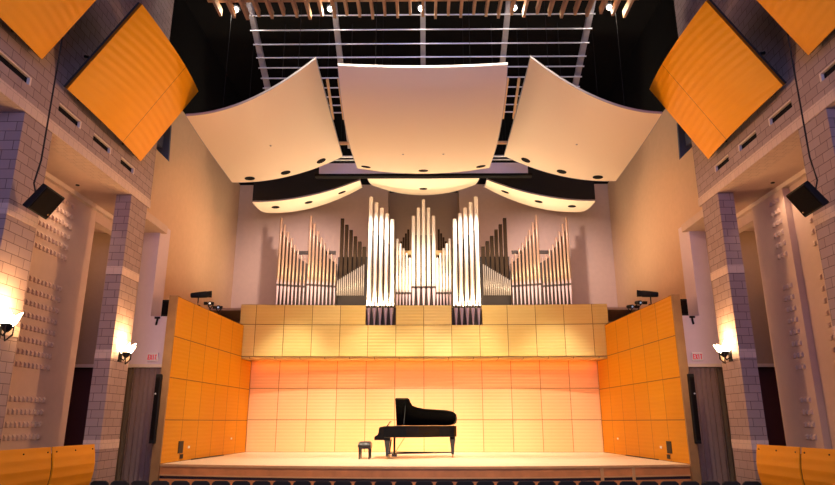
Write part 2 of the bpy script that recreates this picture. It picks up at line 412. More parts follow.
# the two free-standing side walls of the shell, leaning slightly outward
for s in (-1, 1):
    t = thing('shell_side_wall', 'tall orange wood panel wall along the %s side of the stage' % SIDE[s], 'stage wall', (s * 7.65, 19.65, 0), 'stage side walls')
    YA, YB, YC = 19.50, 25.78, 27.04
    def sx(y, z):
        k = (y - YA) / (YC - YA); base = 7.63 + (7.205 - 7.63) * k; lean = -.03 * (1 - k)
        return s * (base + lean * (z - 1.18) / 4.9)
    m = MB()
    def fn(u, v): 
        y = YA + (YB - YA) * u; z = 1.18 + 4.92 * v; return (sx(y, z), y, z)
    m.grid(fn, 14, 8, thick=(s * .14, 0, 0))
    def fn2(u, v):
        y = YB + (YC - YB) * u; z = 1.18 + 3.6 * v; return (sx(y, z), y, z)
    m.grid(fn2, 3, 6, thick=(s * .14, 0, 0))
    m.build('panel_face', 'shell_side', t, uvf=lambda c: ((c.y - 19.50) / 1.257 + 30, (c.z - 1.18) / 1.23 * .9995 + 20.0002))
    e = MB(); a = sx(YA, 1.18); c = sx(YA, 6.1)
    def pt(z, d, y): return (sx(YA, z) + s * d, y, z)
    e.hexa([pt(0, 0, YA - .06), pt(0, .25, YA - .06), pt(0, .25, YA + .25), pt(0, 0, YA + .25), pt(6.12, 0, YA - .06), pt(6.12, .25, YA - .06), pt(6.12, .25, YA + .25), pt(6.12, 0, YA + .25)])
    # keep the post clear of the panel face
    e.build('end_post', 'end_wood', t)['label'] = 'darker wood end post'
    # service outlets low on the wall
    def out(y, z, dy, dz, nm, mt):
        X = sx(y, z)
        ya, yb, za, zb = y - dy / 2, y + dy / 2, z - dz / 2, z + dz / 2; i, o = -s * .02, s * .005
        MB().hexa([(sx(ya, za) + i, ya, za), (sx(ya, za) + o, ya, za), (sx(yb, za) + o, yb, za), (sx(yb, za) + i, yb, za), (sx(ya, zb) + i, ya, zb), (sx(ya, zb) + o, ya, zb), (sx(yb, zb) + o, yb, zb), (sx(yb, zb) + i, yb, zb)]).build(nm, mt, t)
    out(20.78, 1.60, .34, .36, 'outlet_panel', 'black_metal')
    out(20.9, 1.32, .2, .13, 'outlet_box', 'black_metal')
    out(21.4, 1.58, .10, .07, 'wall_socket', 'white_plastic')
    out(25.8 - .5, 1.75, .10, .06, 'wall_socket', 'white_plastic')
    # slim column loudspeaker on the outer edge of the wall
    c = thing('column_speaker', 'slim black column loudspeaker on the end of the %s stage wall' % SIDE[s], 'loudspeaker', (s * 8.0, 19.45, 1.76), 'column speakers')
    X = 7.80
    m = MB().box(s * X, s * (X + .15), 19.30, 19.50, 1.75, 3.72); m.build('cabinet', 'black_metal', c, bevel=.015)
    MB().box(s * (X + .02), s * (X + .13), 19.285, 19.30, 1.85, 3.62).build('grille', 'grille', c)
    for z in (2.1, 3.4):
        MB().box(s * (X + .03), s * (X + .12), 19.50, 19.60, z, z + .08).build('bracket', 'black_metal', c)
    MB().sphere((s * (X + .10), 19.28, 3.15), .025).build('badge', 'white_plastic', c)
    # ledge loudspeaker and camera at the exit wall
    c = thing('ledge_speaker', 'small black loudspeaker on the ledge above the %s exit sign' % SIDE[s], 'loudspeaker', (s * 8.25, 20.25, 5.58))
    MB().box(s * 8.07, s * 8.36, 20.12 + .05, 20.5, 5.58, 6.12).build('cabinet', 'black_metal', c, bevel=.02)
    MB().box(s * 8.10, s * 8.33, 20.15, 20.17, 5.64, 6.06).build('grille', 'grille', c)
    c = thing('wall_bracket', 'tiny black bracket fixed below the ledge over the %s exit sign' % SIDE[s], 'bracket', (s * 8.42, 20.1, 5.5))
    MB().box(s * 8.36, s * 8.52, 20.09, 20.15, 5.50, 5.56).build('plate', 'black_metal', c)
    MB().tube([(s * 8.43, 20.12, 5.50), (s * 8.44, 20.08, 5.3)], .03).build('stem', 'black_metal', c)
    # exit sign
    c = thing('exit_sign', 'small white exit sign with red letters left of the stage' if s < 0 else 'small white exit sign with red letters right of the stage', 'exit sign', (s * 8.42, 20.1, 4.28), 'exit signs')
    cx = s * 8.45
    MB().box(cx - .17, cx + .17, 20.09, 20.15, 4.16, 4.43).build('sign_box', 'exit_white', c, bevel=.02)
    L = MB(); lw, lh, th = .060, .155, .022; z0 = 4.215; y0, y1 = 20.075, 20.09
    for k, ch in enumerate('EXIT'):
        x = cx - .138 + k * .073
        if ch == 'E':
            L.box(x, x + th, y0, y1, z0, z0 + lh)
            for zz in (0, lh / 2 - th / 2, lh - th): L.box(x + th, x + lw * .9, y0, y1, z0 + zz, z0 + zz + th)
        if ch == 'X':
            for a_, b_ in (((x, z0), (x + lw, z0 + lh)), ((x + lw, z0), (x, z0 + lh))):
                (xa, za), (xb, zb) = a_, b_
                L.prism([(xa - th / 2, za), (xa + th / 2, za), (xb + th / 2, zb), (xb - th / 2, zb)], 'y', y0, y1)
        if ch == 'I': L.box(x + lw / 2 - th / 2, x + lw / 2 + th / 2, y0, y1, z0, z0 + lh)
        if ch == 'T':
            L.box(x + lw / 2 - th / 2, x + lw / 2 + th / 2, y0, y1, z0, z0 + lh - th); L.box(x, x + lw, y0, y1, z0 + lh - th, z0 + lh)
    L.build('lettering', 'exit_red', c)
    # curtains in the exit opening
    for (xa, xb, mt, lab) in ((8.08, 9.05, 'curtain', 'grey brown pleated curtain next to the %s stage wall'), (9.07, 9.7, 'curtain_dark', 'dark olive pleated curtain right behind the far %s pillar')):
        N_ = int((xb - xa) * 34)
        front = []
        for i in range(N_ + 1):
            x = xa + (xb - xa) * i / N_
            front.append((s * x, 20.25 + .045 * math.sin(i * 1.25) + .02 * math.sin(i * .37)))
        back = [(x, y + .03) for x, y in front[::-1]]
        o = MB().prism(front + back, 'z', .02, 4.02).build('exit_curtain', mt, smooth=False)
        tag(o, lab % SIDE[s], 'curtain', 'exit curtains')

# spotlights standing on the side walls
def spotlight(x, y, z, yaw, pitch, size, label, group):
    t = thing('stage_spotlight', label, 'spotlight', (x, y, z), group)
    d = Vector((math.sin(yaw) * math.cos(pitch), math.cos(yaw) * math.cos(pitch), math.sin(pitch)))
    c = Vector((x, y, z + .28 * size / .5 + .08))
    MB().box(x - .07, x + .07, y - .07, y + .07, z, z + .03).build('base', 'black_metal', t)
    s_ = d.cross(Vector((0, 0, 1))).normalized()
    r = .20 * size
    MB().tube([tuple(Vector((x, y, z + .03))), (x, y, z + .1), tuple(c + s_ * r * 1.15 - Vector((0, 0, r))), tuple(c + s_ * r * 1.15)], .018).tube([(x, y, z + .1), tuple(c - s_ * r * 1.15 - Vector((0, 0, r))), tuple(c - s_ * r * 1.15)], .018).build('yoke', 'black_metal', t)
    pts = [c - d * .5 * size, c - d * .45 * size, c + d * .1 * size, c + d * .5 * size]
    h = MB().tube([tuple(p) for p in pts], [r * .5, r * .8, r, r * 1.08], 14).build('housing', 'black_metal', t, smooth=False)
    MB().tube([tuple(c + d * .505 * size), tuple(c + d * .515 * size)], r * .5, 14).build('lens', 'lens', t)
    u = d.cross(s_)
    for k in (-1, 1):
        f = c + d * .5 * size + s_ * r * 1.15 * k
        MB().bar(tuple(f), tuple(f + d * .16 + s_ * .08 * k), .02, r * 1.5).build('barn_door', 'black_metal', t)
for s in (-1, 1):
    for k, (y, sz, yw, pt_) in enumerate(((21.2, .52, 1.25, .12), (22.3, .36, PI - .15, -.18), (23.1, .36, PI - .2, -.18))):
        x = s * (7.60 - .395 * (y - 19.5) / 7.54 + .07)
        spotlight(x, y, 6.10, (-s) * yw if k == 0 else yw, pt_, sz, ['large black spotlight lying nearest the audience on top of the %s stage wall', 'small black spotlight in the middle of three on top of the %s stage wall', 'small black spotlight nearest the organ on top of the %s stage wall'][k] % SIDE[s], 'spotlights on the stage walls')

# ------------------------------------------------------------------ organ
org = thing('pipe_organ', 'large pipe organ with silver centre pipes and tan side pipes above the stage', 'organ', (0, 27.5, 7.0))
def pipe(x, y, zf, zm, zt, r, body, name='organ_pipe', n=10, foot=True):
    o = MB().lathe(x, y, [(r, zm + .10), (r, zt - .02), (r * .9, zt)], n).build(name, body, org, smooth=False)
    o.data.polygons.foreach_set('use_smooth', [len(p.vertices) == 4 for p in o.data.polygons])
    if foot:
        f = MB().lathe(x, y, [(r * .28, zf), (r * .98, zm - .06), (r * .98, zm)], n)
        fo = f.build('pipe_foot', 'pipe_foot', o); fo.matrix_parent_inverse = org.matrix_parent_inverse
        mo = MB().lathe(x, y, [(r * .9, zm), (r * .9, zm + .10)], n).build('pipe_mouth', 'mouth_dark', o)
        # upper lip: the pointed flat over the mouth, facing the hall
        l = MB().prism([(x - r * .75, zm + .10), (x + r * .75, zm + .10), (x, zm + .10 + r * 4)], 'y', y - r - .008, y - r * .6).build('pipe_lip', 'pipe_foot', o)
    return o
for s in (-1, 1):
    # towers of tall bright pipes standing in the parapet notches
    for k in range(5):
        x = s * (2.29 - k * .236); zt = 11.83 - k * .255
        pipe(x, 26.5, 6.17, 6.92, zt, .084, 'pipe_bright', n=14)
    # small bright pipes between tower and centre
    for k in range(5):
        x = s * (1.17 - k * .14); zt = 10.25 - k * .22
        pipe(x, 27.6, 7.0, 7.72, zt, .05, 'pipe_bright')
    # far group and middle group of tan pipes
    for k in range(8):
        x = s * (6.47 - k * .166); zt = [11.30, 11.0, 10.63, 10.35, 10.03, 9.8, 9.55, 9.4][k]
        pipe(x, 27.8, 7.0, 8.15 - .012 * k, zt, [.062, .06, .057, .054, .05, .046, .042, .038][k], 'pipe_warm')
    for k in range(8):
        x = s * (5.12 - k * .168); zt = [11.40, 11.05, 10.7, 10.38, 10.1, 9.85, 9.6, 9.4][k]
        pipe(x, 27.8, 7.0, 8.15 - .012 * k, zt, [.062, .06, .057, .054, .05, .046, .042, .038][k], 'pipe_warm')
    # thin pipes rising toward the tower, dark wooden pipes behind
    for k in range(14):
        x = s * (3.80 - k * .088); zt = 8.38 + k * .055
        pipe(x, 27.7, 7.0, 7.6, zt, .03, 'pipe_thin', 'thin_pipe', n=8, foot=False)
    for k in range(6):
        x = s * (3.72 - k * .205); zt = [11.35, 11.05, 10.8, 10.5, 10.25, 10.0][k]
        MB().box(x - .075, x + .075, 28.0, 28.16, 8.0 + .11 * k, zt).build('wooden_pipe', 'pipe_wood', org)
    for k in range(5):
        x = s * (1.12 - k * .105); zt = 10.1 + k * .19
        MB().box(x - .045, x + .045, 28.15, 28.25, 8.7 + k * .12, zt).build('wooden_pipe', 'pipe_wood', org)
    # case: dark back boards shaped to put shade between the pipes, low plinth, pale rail
    MB().prism([(s * 6.55, 7.0), (s * 6.55, 10.9), (s * 5.6, 9.45), (s * 5.2, 9.2), (s * 5.2, 7.0)], 'y', 28.0, 28.08).build('case_back_shade', 'case_dark', org)
    MB().prism([(s * 5.19, 7.0), (s * 5.19, 11.0), (s * 4.3, 9.5), (s * 3.9, 9.2), (s * 3.9, 7.0)], 'y', 28.0, 28.08).build('case_back_shade', 'case_dark', org)
    MB().box(s * 2.5, s * 3.9, 28.3, 28.4, 7.0, 9.6).build('case_back_shade', 'case_dark', org)
    MB().prism([(s * 2.42, 7.0), (s * 2.42, 10.6), (s * 1.24, 9.6), (s * 1.24, 7.0)], 'y', 26.85, 26.93).build('case_back_shade', 'case_dark', org)
    MB().box(s * 3.75, s * 6.55, 27.9, 27.99, 7.95, 8.07).build('pipe_rail', 'case_dark', org)
    MB().box(s * .55, s * 1.12, 27.75, 27.83, 9.55, 9.75).build('pipe_rail', 'case_pale', org)
    MB().box(s * 4.0, s * 6.2, 28.15, 28.25, 9.70, 9.85).build('pipe_rail', 'case_dark', org)
for k in range(5):
    d = abs(k - 2)
    pipe((k - 2) * .226, 27.6, 7.0, 7.98, [12.1, 11.7, 11.32][d], .08, 'pipe_bright', n=14)
MB().box(-1.1, 1.1, 27.9, 28.0, 7.0, 8.0).build('case_back_shade', 'case_dark', org)
MB().box(-.5, .5, 28.2, 28.3, 8.0, 10.6).build('case_back_shade', 'case_dark', org)

# ------------------------------------------------------------------ clouds over the stage
def cloud(label, NL, NR, FR, FL, prof, lat, holes, group, fascia=None, dimples=(), hang=18.0, hv=.93):
    """curved reflector: four corners (near left, near right, far right, far left) sagging by prof(v) along its depth and lat across"""
    NL, NR, FR, FL = map(Vector, (NL, NR, FR, FL))
    c = (NL + NR + FR + FL) / 4
    t = thing('ceiling_reflector', label, 'acoustic reflector', tuple(c), group)
    def S(u, v):
        p = (NL * (1 - u) + NR * u) * (1 - v) + (FL * (1 - u) + FR * u) * v
        return (p.x, p.y, p.z - prof(v) - lat(v) * 4 * u * (1 - u))
    MB().grid(S, 20, 20).build('reflector_face', 'cloud_face', t, smooth=True)
    up = Vector((0, 0, .1))
    def S2(u, v):
        q = Vector(S(u, v)); return (q.x, q.y, q.z + .012)
    MB().grid(S2, 16, 16, thick=(0, 0, .07)).build('back_shell', 'dark_back', t)
    # pale rim on all four edges
    e = MB(); N_ = 18
    loop = [S(i / N_, 0) for i in range(N_)] + [S(1, i / N_) for i in range(N_)] + [S(1 - i / N_, 1) for i in range(N_)] + [S(0, 1 - i / N_) for i in range(N_)]
    V = [(e.bm.verts.new((p[0], p[1], p[2] - .004)), e.bm.verts.new((p[0], p[1], p[2] + .06))) for p in loop]
    W_ = []
    for p in loop:
        q = Vector(p) + (Vector((p[0], p[1], 0)) - Vector((c.x, c.y, 0))).normalized() * .02
        W_.append((e.bm.verts.new((q.x, q.y, q.z - .004)), e.bm.verts.new((q.x, q.y, q.z + .06))))
    for i in range(len(V)):
        j = (i + 1) % len(V)
        e.bm.faces.new([W_[i][0], W_[j][0], W_[j][1], W_[i][1]]); e.bm.faces.new([V[i][0], V[i][1], V[j][1], V[j][0]])
        e.bm.faces.new([V[i][0], V[j][0], W_[j][0], W_[i][0]]); e.bm.faces.new([V[i][1], W_[i][1], W_[j][1], V[j][1]])
    e.build('rim', 'cloud_edge', t)
    for u in holes:
        p = Vector(S(u, hv)); du = (Vector(S(u + .02, hv)) - Vector(S(u - .02, hv))).normalized(); dv = (Vector(S(u, hv + .02)) - Vector(S(u, hv - .02))).normalized()
        nn = du.cross(dv).normalized(); nn = nn if nn.z < 0 else -nn
        r = .175; rr = []
        for off in (-.05, .012):
            rr.append([tuple(p + nn * off + (du * math.cos(a) + dv * math.sin(a)) * r) for a in [2 * PI * i / 20 for i in range(20)]])
        MB().rings(rr).build('downlight_opening', 'black_void', t)
    for u, v in dimples:
        p = S(u, v); MB().sphere((p[0], p[1], p[2] - .01), .035, sz=.5, seg=8).build('fixing_stud', 'cloud_edge', t)
    for u, v in ((.2, .2), (.8, .2), (.2, .72), (.8, .72)):
        p = S(u, v); MB().tube([(p[0], p[1], p[2] + .05), (p[0], p[1], hang)], .006, 6).build('hanging_cable', 'dark_back', t)
    if fascia:
        f = MB(); q = [S(i / 16, 0) for i in range(17)]
        pts = [(p[0], p[1] - .03, p[2] + .06) for p in q]
        A = [[f.bm.verts.new((p[0], p[1] + dy, p[2])) for p in pts] for dy in (0, .06)]
        B = [[f.bm.verts.new((p[0], p[1] + dy, fascia)) for p in pts] for dy in (0, .06)]
        for i in range(16):
            for k in (0, 1): f.bm.faces.new([A[k][i], A[k][i + 1], B[k][i + 1], B[k][i]])
            f.bm.faces.new([A[0][i], A[1][i], A[1][i + 1], A[0][i + 1]]); f.bm.faces.new([B[0][i], B[1][i], B[1][i + 1], B[0][i + 1]])
        for i in (0, 16): f.bm.faces.new([A[0][i], A[1][i], B[1][i], B[0][i]])
        f.build('front_fascia', 'dark_back', t)['label'] = 'black front fascia'
    return t
def prof_c(v):   # deep dish, steepest near the front
    return .60 * math.sin(PI * v ** .72) if 0 < v < 1 else 0
def prof_s(v):
    return .05 * math.sin(PI * v ** .8) if 0 < v < 1 else 0
cloud('large pale curved ceiling panel in the middle of the front row above the stage', (-2.27, 15.2, 11.52), (2.25, 15.2, 11.52), (2.42, 22, 11.36), (-2.42, 22, 11.36), prof_c, lambda v: .08 + .14 * v, (.07, .5, .93), 'front row ceiling panels', dimples=((.36, .62), (.64, .62)))
for s in (-1, 1):
    a = ((s * 6.73, 16.5, 10.72), (s * 2.88, 15.2, 11.73), (s * 3.0, 22, 11.83), (s * 6.86, 21.5, 10.63))
    if s > 0: a = (a[1], a[0], a[3], a[2])
    hs = (.18, .50, .82)
    cloud('large pale curved ceiling panel on the %s of the front row tilted outward' % SIDE[s], *a, prof_s, lambda v: .40 - .12 * v, hs, 'front row ceiling panels', dimples=((.5, .5),))
    a = ((s * 7.21, 25.5, 11.28), (s * 2.65, 25.0, 12.05), (s * 2.80, 28, 12.88), (s * 7.16, 28, 11.62))
    if s > 0: a = (a[1], a[0], a[3], a[2])
    cloud('small curved ceiling panel with a black front behind the %s large panel' % SIDE[s], *a, lambda v: .12 * math.sin(PI * v), lambda v: .25 + .1 * v, (.18, .5, .82), 'back row ceiling panels', fascia=12.6, hv=.3)
cloud('small curved ceiling panel in the middle just above the organ centre pipes', (-2.35, 24.6, 12.15), (2.35, 24.6, 12.15), (2.35, 28, 12.95), (-2.35, 28, 12.95), lambda v: .1 * math.sin(PI * v), lambda v: .2 + .28 * v, (.5,), 'back row ceiling panels', hv=.45)

# catwalk between the rows
cw = thing('catwalk', 'grey steel lighting catwalk spanning between front and back ceiling panels', 'catwalk', (0, 23.5, 11.6))
MB().box(-4.05, 4.05, 23.2, 23.32, 11.60, 12.06).build('side_plate', 'catwalk_face', cw)
MB().box(-4.2, 4.2, 23.14, 23.42, 11.50, 11.60).build('deck', 'black_void', cw)
MB().tube([(-4.05, 23.3, 12.38), (4.05, 23.3, 12.38)], .045).build('hand_rail', 'steel_light', cw)
MB().tube([(-4.05, 23.3, 12.24), (4.05, 23.3, 12.24)], .03).build('hand_rail', 'steel', cw)
for x in (-4.0, -2.6, 2.6, 4.0):
    MB().box(x - .03, x + .03, 23.27, 23.33, 12.1, 12.4).build('rail_post', 'steel', cw)
for x in (-3.9, 0, 3.9):
    MB().tube([(x, 23.36, 11.6), (x, 23.36, 18)], .02, 6).build('hanger_rod', 'dark_back', cw)

# ------------------------------------------------------------------ ceiling grid
def gz(y): return 15.35 - .49 * (y - 17.65)
for i, x in enumerate((-5.62, -2.88, 0, 2.77, 5.47)):
    t = thing('ceiling_beam', 'grey steel ceiling beam running over the stage, %s of five' % ordinal(i, 5), 'steel beam', (x, 19.4, gz(19.4)), 'steel ceiling beams')
    for nm, w_, h_, dz in (('web', .04, .2, 0), ('flange', .17, .025, -.1), ('flange', .17, .025, .1)):
        MB().bar((x, 15.6, gz(15.6) + dz + .16), (x, 23.2, gz(23.2) + dz + .16), w_, h_).build(nm, 'steel', t)
    for y in (16.5, 22.8):
        MB().tube([(x, y, gz(y) + .27), (x, y, 18)], .02, 6).build('hanger_rod', 'dark_back', t)
ys = [18.11, 18.58, 19.05, 19.51, 19.87, 20.25, 20.62, 20.97, 21.3, 21.6]
for i, y in enumerate(ys):
    o = MB().tube([(-5.75, y, gz(y)), (5.6, y, gz(y))], .025).build('rigging_pipe', 'steel_light')
    tag(o, 'thin steel crosspipe of the ceiling grid, ' + ordinal(i, len(ys), 'front', 'back') + ' in the ladder of pipes', 'pipe', 'ceiling crosspipes')
# wooden slats
nS = 33
for i in range(nS):
    x = -6.2 + i * .3875
    m = MB(); z = 14.45
    o = m.box(x - .04, x + .04, 14.6, 17.0 + .05 * ((i * 7) % 5), z - .12, z + .12).build('ceiling_slat', 'slat_wood')
    tag(o, 'short wooden ceiling slat hanging at the top of the photo, ' + ordinal(i, nS), 'wood slat', 'wooden ceiling slats')
o = MB()
sr = thing('slat_rail', 'wooden crossrail on top of the row of hanging ceiling slats', 'wood rail', (0, 16.6, 14.6), )
MB().box(-6.5, 6.5, 16.55, 16.67, 14.575, 14.66).build('rail', 'slat_wood', sr)
for x in (-5.5, -2, 2, 5.5):
    MB().tube([(x, 16.61, 14.65), (x, 16.61, 18)], .02, 6).build('hanger_rod', 'dark_back', sr)
for s in (-1, 1):
    for k, x in enumerate((3.38, 2.98)):
        o = MB().bar((s * x, 20.2, gz(20.2) - .10), (s * (x - .02), 21.75, gz(21.75) - .10), .08, .10).build('ceiling_batten', 'slat_wood')
        tag(o, '%s wooden batten in the gap between the middle and %s front ceiling panels' % (('outer', 'inner')[k], SIDE[s]), 'wood batten', 'wooden battens under the grid')
o = MB().box(-4.2, 4.2, 22.85, 22.95, 12.72, 12.82).build('cross_batten', 'slat_wood')
tag(o, 'horizontal wooden crosspiece behind the lower gaps between front ceiling panels', 'wood batten')
lampx = (-5.85, -2.9, -.06, 2.85, 5.8)
for i, x in enumerate(lampx):
    t = thing('ceiling_lamp', 'round glowing white lamp among the ceiling slats, ' + ordinal(i, 5) + ' of five', 'ceiling lamp', (x, 17.35, 14.8), 'ceiling lamps')
    MB().sphere((x, 17.3, 14.78), .08).build('bulb', 'lamp_glow', t, smooth=True)
    MB().tube([(x, 17.33, 14.84), (x, 17.45, 15.15)], [.12, .08], 12).build('housing', 'black_metal', t)
    MB().tube([(x, 17.45, 15.15), (x, 17.45, 18)], .02, 6).build('hanger_rod', 'dark_back', t)

# ------------------------------------------------------------------ orange side reflectors
for s in (-1, 1):
    for (ya, yb, wh) in ((12.54, 16.36, 'far'), (7.75, 11.56, 'near')):
        lab = {'far': 'large square orange wood reflector tilted off the %s block wall near the stage' % SIDE[s], 'near': 'orange wood reflector cut by the top %s corner of the photo' % SIDE[s]}[wh]
        t = thing('side_reflector', lab, 'acoustic reflector', (s * 7.1, (ya + yb) / 2, 10.4), 'orange side reflectors')
        A = Vector((s * 7.8, 0, 9.38)); B = Vector((s * 6.4, 0, 11.52)); nrm = Vector((-s * (B.z - A.z), 0, -(abs(A.x) - abs(B.x)))).normalized()
        def S(u, v):
            q = A * (1 - v) + B * v + nrm * (.20 * 4 * u * (1 - u))
            # far edge sits a touch lower
            return (q.x, ya + (yb - ya) * u, q.z + (-.10 * u if wh == 'far' else .12))
        MB().grid(S, 18, 6, thick=tuple(-nrm * .06)).build('panel', 'reflector_wood', t, uvf=lambda c: (((c.y - ya) / (yb - ya)) / (.63 if wh == 'far' else 1.001) + 40.0001, .5))
        def S3(u, v):
            q = Vector(S(u, v)) - nrm * .065; return tuple(q)
        MB().grid(S3, 18, 4, thick=tuple(-nrm * .05)).build('backing', 'dark_back', t)
        for u in (.2, .8):
            p = Vector(S(u, .5)); MB().tube([tuple(p - nrm * .1), (s * 7.985, p.y, p.z + .3)], .035, 6).build('wall_arm', 'black_metal', t)
            p = Vector(S(u, .12)); MB().tube([tuple(p - nrm * .1), (s * 7.985, p.y, p.z - .02)], .035, 6).build('wall_arm', 'black_metal', t)
    # dark plate at the end of the block wall
    o = MB().prism([(s * 8.40, 10.62), (s * 7.89, 11.3), (s * 7.84, 10.08)], 'y', 18.2, 18.3)
    o.prism([(s * 8.15, 10.5), (s * 8.05, 10.5), (s * 8.05, 10.9), (s * 8.15, 10.9)], 'y', 17.69, 18.2)
    o = o.build('wall_fin', 'slate'); tag(o, 'dark slate triangular plate below the %s orange reflector by the plaster wall' % SIDE[s], 'plate')

# ------------------------------------------------------------------ pendant loudspeakers and sconces
for s in (-1, 1):
    t = thing('pendant_speaker', 'black loudspeaker hanging on a cable before the near %s pillar' % SIDE[s], 'loudspeaker', (s * 7.38, 11.85, 6.5), 'hanging loudspeakers')
    # cabinet with its top leaning into the hall, front turned down to the seats
    c = Vector((s * 7.40, 11.85, 6.49)); ax = Vector((0, 1, -.04)).normalized()
    uu = Vector((-s * .55, 0, .83)); uu = (uu - ax * uu.dot(ax)).normalized()
    nn = ax.cross(uu).normalized()
    if nn.x * s > 0: nn = -nn
    c = c - nn * .07
    def P3(a, b, d): return tuple(c + ax * a + uu * b + nn * d)
    L_, H_, D_ = .33, .28, .07
    MB().hexa([P3(-L_, -H_, -D_), P3(L_, -H_, -D_), P3(L_, -H_, D_), P3(-L_, -H_, D_), P3(-L_, H_, -D_ * .6), P3(L_, H_, -D_ * .6), P3(L_, H_, D_), P3(-L_, H_, D_)]).build('cabinet', 'black_metal', t, bevel=.02)
    MB().hexa([P3(-L_ * .92, -H_ * .88, D_), P3(L_ * .92, -H_ * .88, D_), P3(L_ * .92, -H_ * .88, D_ + .012), P3(-L_ * .92, -H_ * .88, D_ + .012), P3(-L_ * .92, H_ * .88, D_), P3(L_ * .92, H_ * .88, D_), P3(L_ * .92, H_ * .88, D_ + .012), P3(-L_ * .92, H_ * .88, D_ + .012)]).build('grille', 'grille', t)
    p = P3(L_ * .7, -H_ * .62, D_ + .014); MB().sphere(p, .022, seg=8).build('badge', 'brass', t)
    q = P3(-L_ * .9, H_ * .2, -D_ * .8)
    MB().tube([q, (s * 7.56, 11.60, q[2] + .2), (s * 7.52, 11.64, q[2] + .7), (s * 7.52, 11.66, 18)], .016, 6).build('hanging_cable', 'dark_back', t)
    for y, wh in ((11.95, 'near'), (16.96, 'far')):
        if s > 0 and wh == 'near': continue
        t = thing('wall_sconce', 'glowing torch sconce on the inner face of the %s %s pillar' % (wh, SIDE[s]), 'wall lamp', (s * 7.95, y, 4.05), 'pillar sconces')
        z = 4.05; x0 = s * 8.0
        MB().box(x0, x0 - s * .03, y - .09, y + .09, z - .18, z + .12).build('back_plate', 'black_metal', t, bevel=.008)
        MB().tube([(x0 - s * .03, y, z - .08), (x0 - s * .12, y, z - .14), (x0 - s * .17, y, z - .05)], .02, 8).build('arm', 'black_metal', t)
        MB().lathe(x0 - s * .17, y, [(.03, z - .08), (.08, z - .03), (.13, z + .06), (.135, z + .07)], 14).build('cup', 'black_metal', t)
        for k in range(3):
            a = PI / 2 + (k - 1) * 1.15
            px_, py_ = x0 - s * (.17 + .135 * math.sin(a) * .95), y + .135 * math.cos(a)
            MB().tube([(px_, py_, z + .09), (px_, py_, z - .12), (x0 - s * .17, y, z - .24)], .013, 6).build('prong', 'black_metal', t)
        fl = MB()
        for k in range(7):
            a = 2 * PI * k / 7; h = .16 + .10 * ((k * 3) % 4) / 3
            cx_, cy_ = x0 - s * .17 + .06 * math.cos(a), y + .06 * math.sin(a)
            fl.tube([(cx_, cy_, z + .05), (cx_ + .06 * math.cos(a), cy_ + .06 * math.sin(a), z + .05 + h * .5), (cx_ + .17 * math.cos(a), cy_ + .17 * math.sin(a), z + .06 + h)], [.055, .06, .006], 8)
        fl.sphere((x0 - s * .17, y, z + .12), .10, sz=1.1)
        fl.build('flame_glass', 'sconce_glow', t)

# ------------------------------------------------------------------ audience boxes
for s in (-1, 1):
    for k, (ya, yb) in enumerate(((13.70, 15.42), (11.75, 13.62), (9.75, 11.67))):
        lab = ['curved orange wood box front with rounded end beside the far %s pillar', 'curved orange wood box front cut off at the bottom %s edge of the photo', 'curved orange wood box front nearest the camera on the %s'][k] % SIDE[s]
        if k == 2: continue
        t = thing('box_front', lab, 'balcony front', (s * 7.7, (ya + yb) / 2, 0), 'curved box fronts')
        pr = [(7.60, 1.86), (7.56, 1.65), (7.535, 1.45), (7.54, 1.25), (7.58, 1.05), (7.66, .82), (7.78, .5), (7.94, 0)]
        def S(u, v):
            i = v * (len(pr) - 1); a = min(int(i), len(pr) - 2); f = i - a
            x = pr[a][0] * (1 - f) + pr[a + 1][0] * f; z = pr[a][1] * (1 - f) + pr[a + 1][1] * f
            return (s * x, ya + (yb - ya) * u, z)
        MB().grid(S, 2, 21, thick=(s * .03, 0, 0)).build('curved_panel', 'box_wood', t, uvf=lambda c: (.5, .5))
        MB().box(s * 7.97, s * 8.03, ya + .1, yb - .1, 0, 1.7).build('frame', 'dark_back', t)
        for yy in (ya + .12, (ya + yb) / 2, yb - .12):
            MB().box(s * 7.59, s * 8.0, yy - .02, yy + .02, 1.60, 1.64).build('strut', 'dark_back', t)
            MB().sphere((s * 7.575, yy, 1.76), .016, seg=8).build('screw', 'black_metal', t)

# ------------------------------------------------------------------ grand piano (keyboard to the left, lid open to the hall)
pn = thing('grand_piano', 'black grand piano with its lid raised in the middle of the stage', 'piano', (0, 22.6, 1.18))
PX, PY, PZ = -1.625, 21.85, 1.18     # keyboard end, front (bent) side, floor
def ptw(a, b, c): return (PX + a, PY + b, PZ + c)
# plan outline: a along the length, b from the bent side (0) to the straight spine (1.52)
plan = [(.30, 0), (.62, -.0), (1.05, .05), (1.45, .22), (1.80, .48), (2.15, .74), (2.48, .92), (2.66, 1.02), (2.74, 1.14), (2.74, 1.34), (2.66, 1.46), (2.52, 1.52), (.30, 1.52)]
m = MB(); m.prism([(PX + a, PY + b) for a, b in plan], 'z', PZ + .68, PZ + 1.04)
m.build('case', 'ebony', pn, bevel=.012)
m = MB(); m.prism([(PX + .55 + (a - .55) * .97, PY + .05 + (b - .0) * .93) for a, b in plan if a > .5] + [(PX + .60, PY + 1.46)], 'z', PZ + 1.03, PZ + 1.044)
m.build('iron_plate', 'gold_plate', pn)
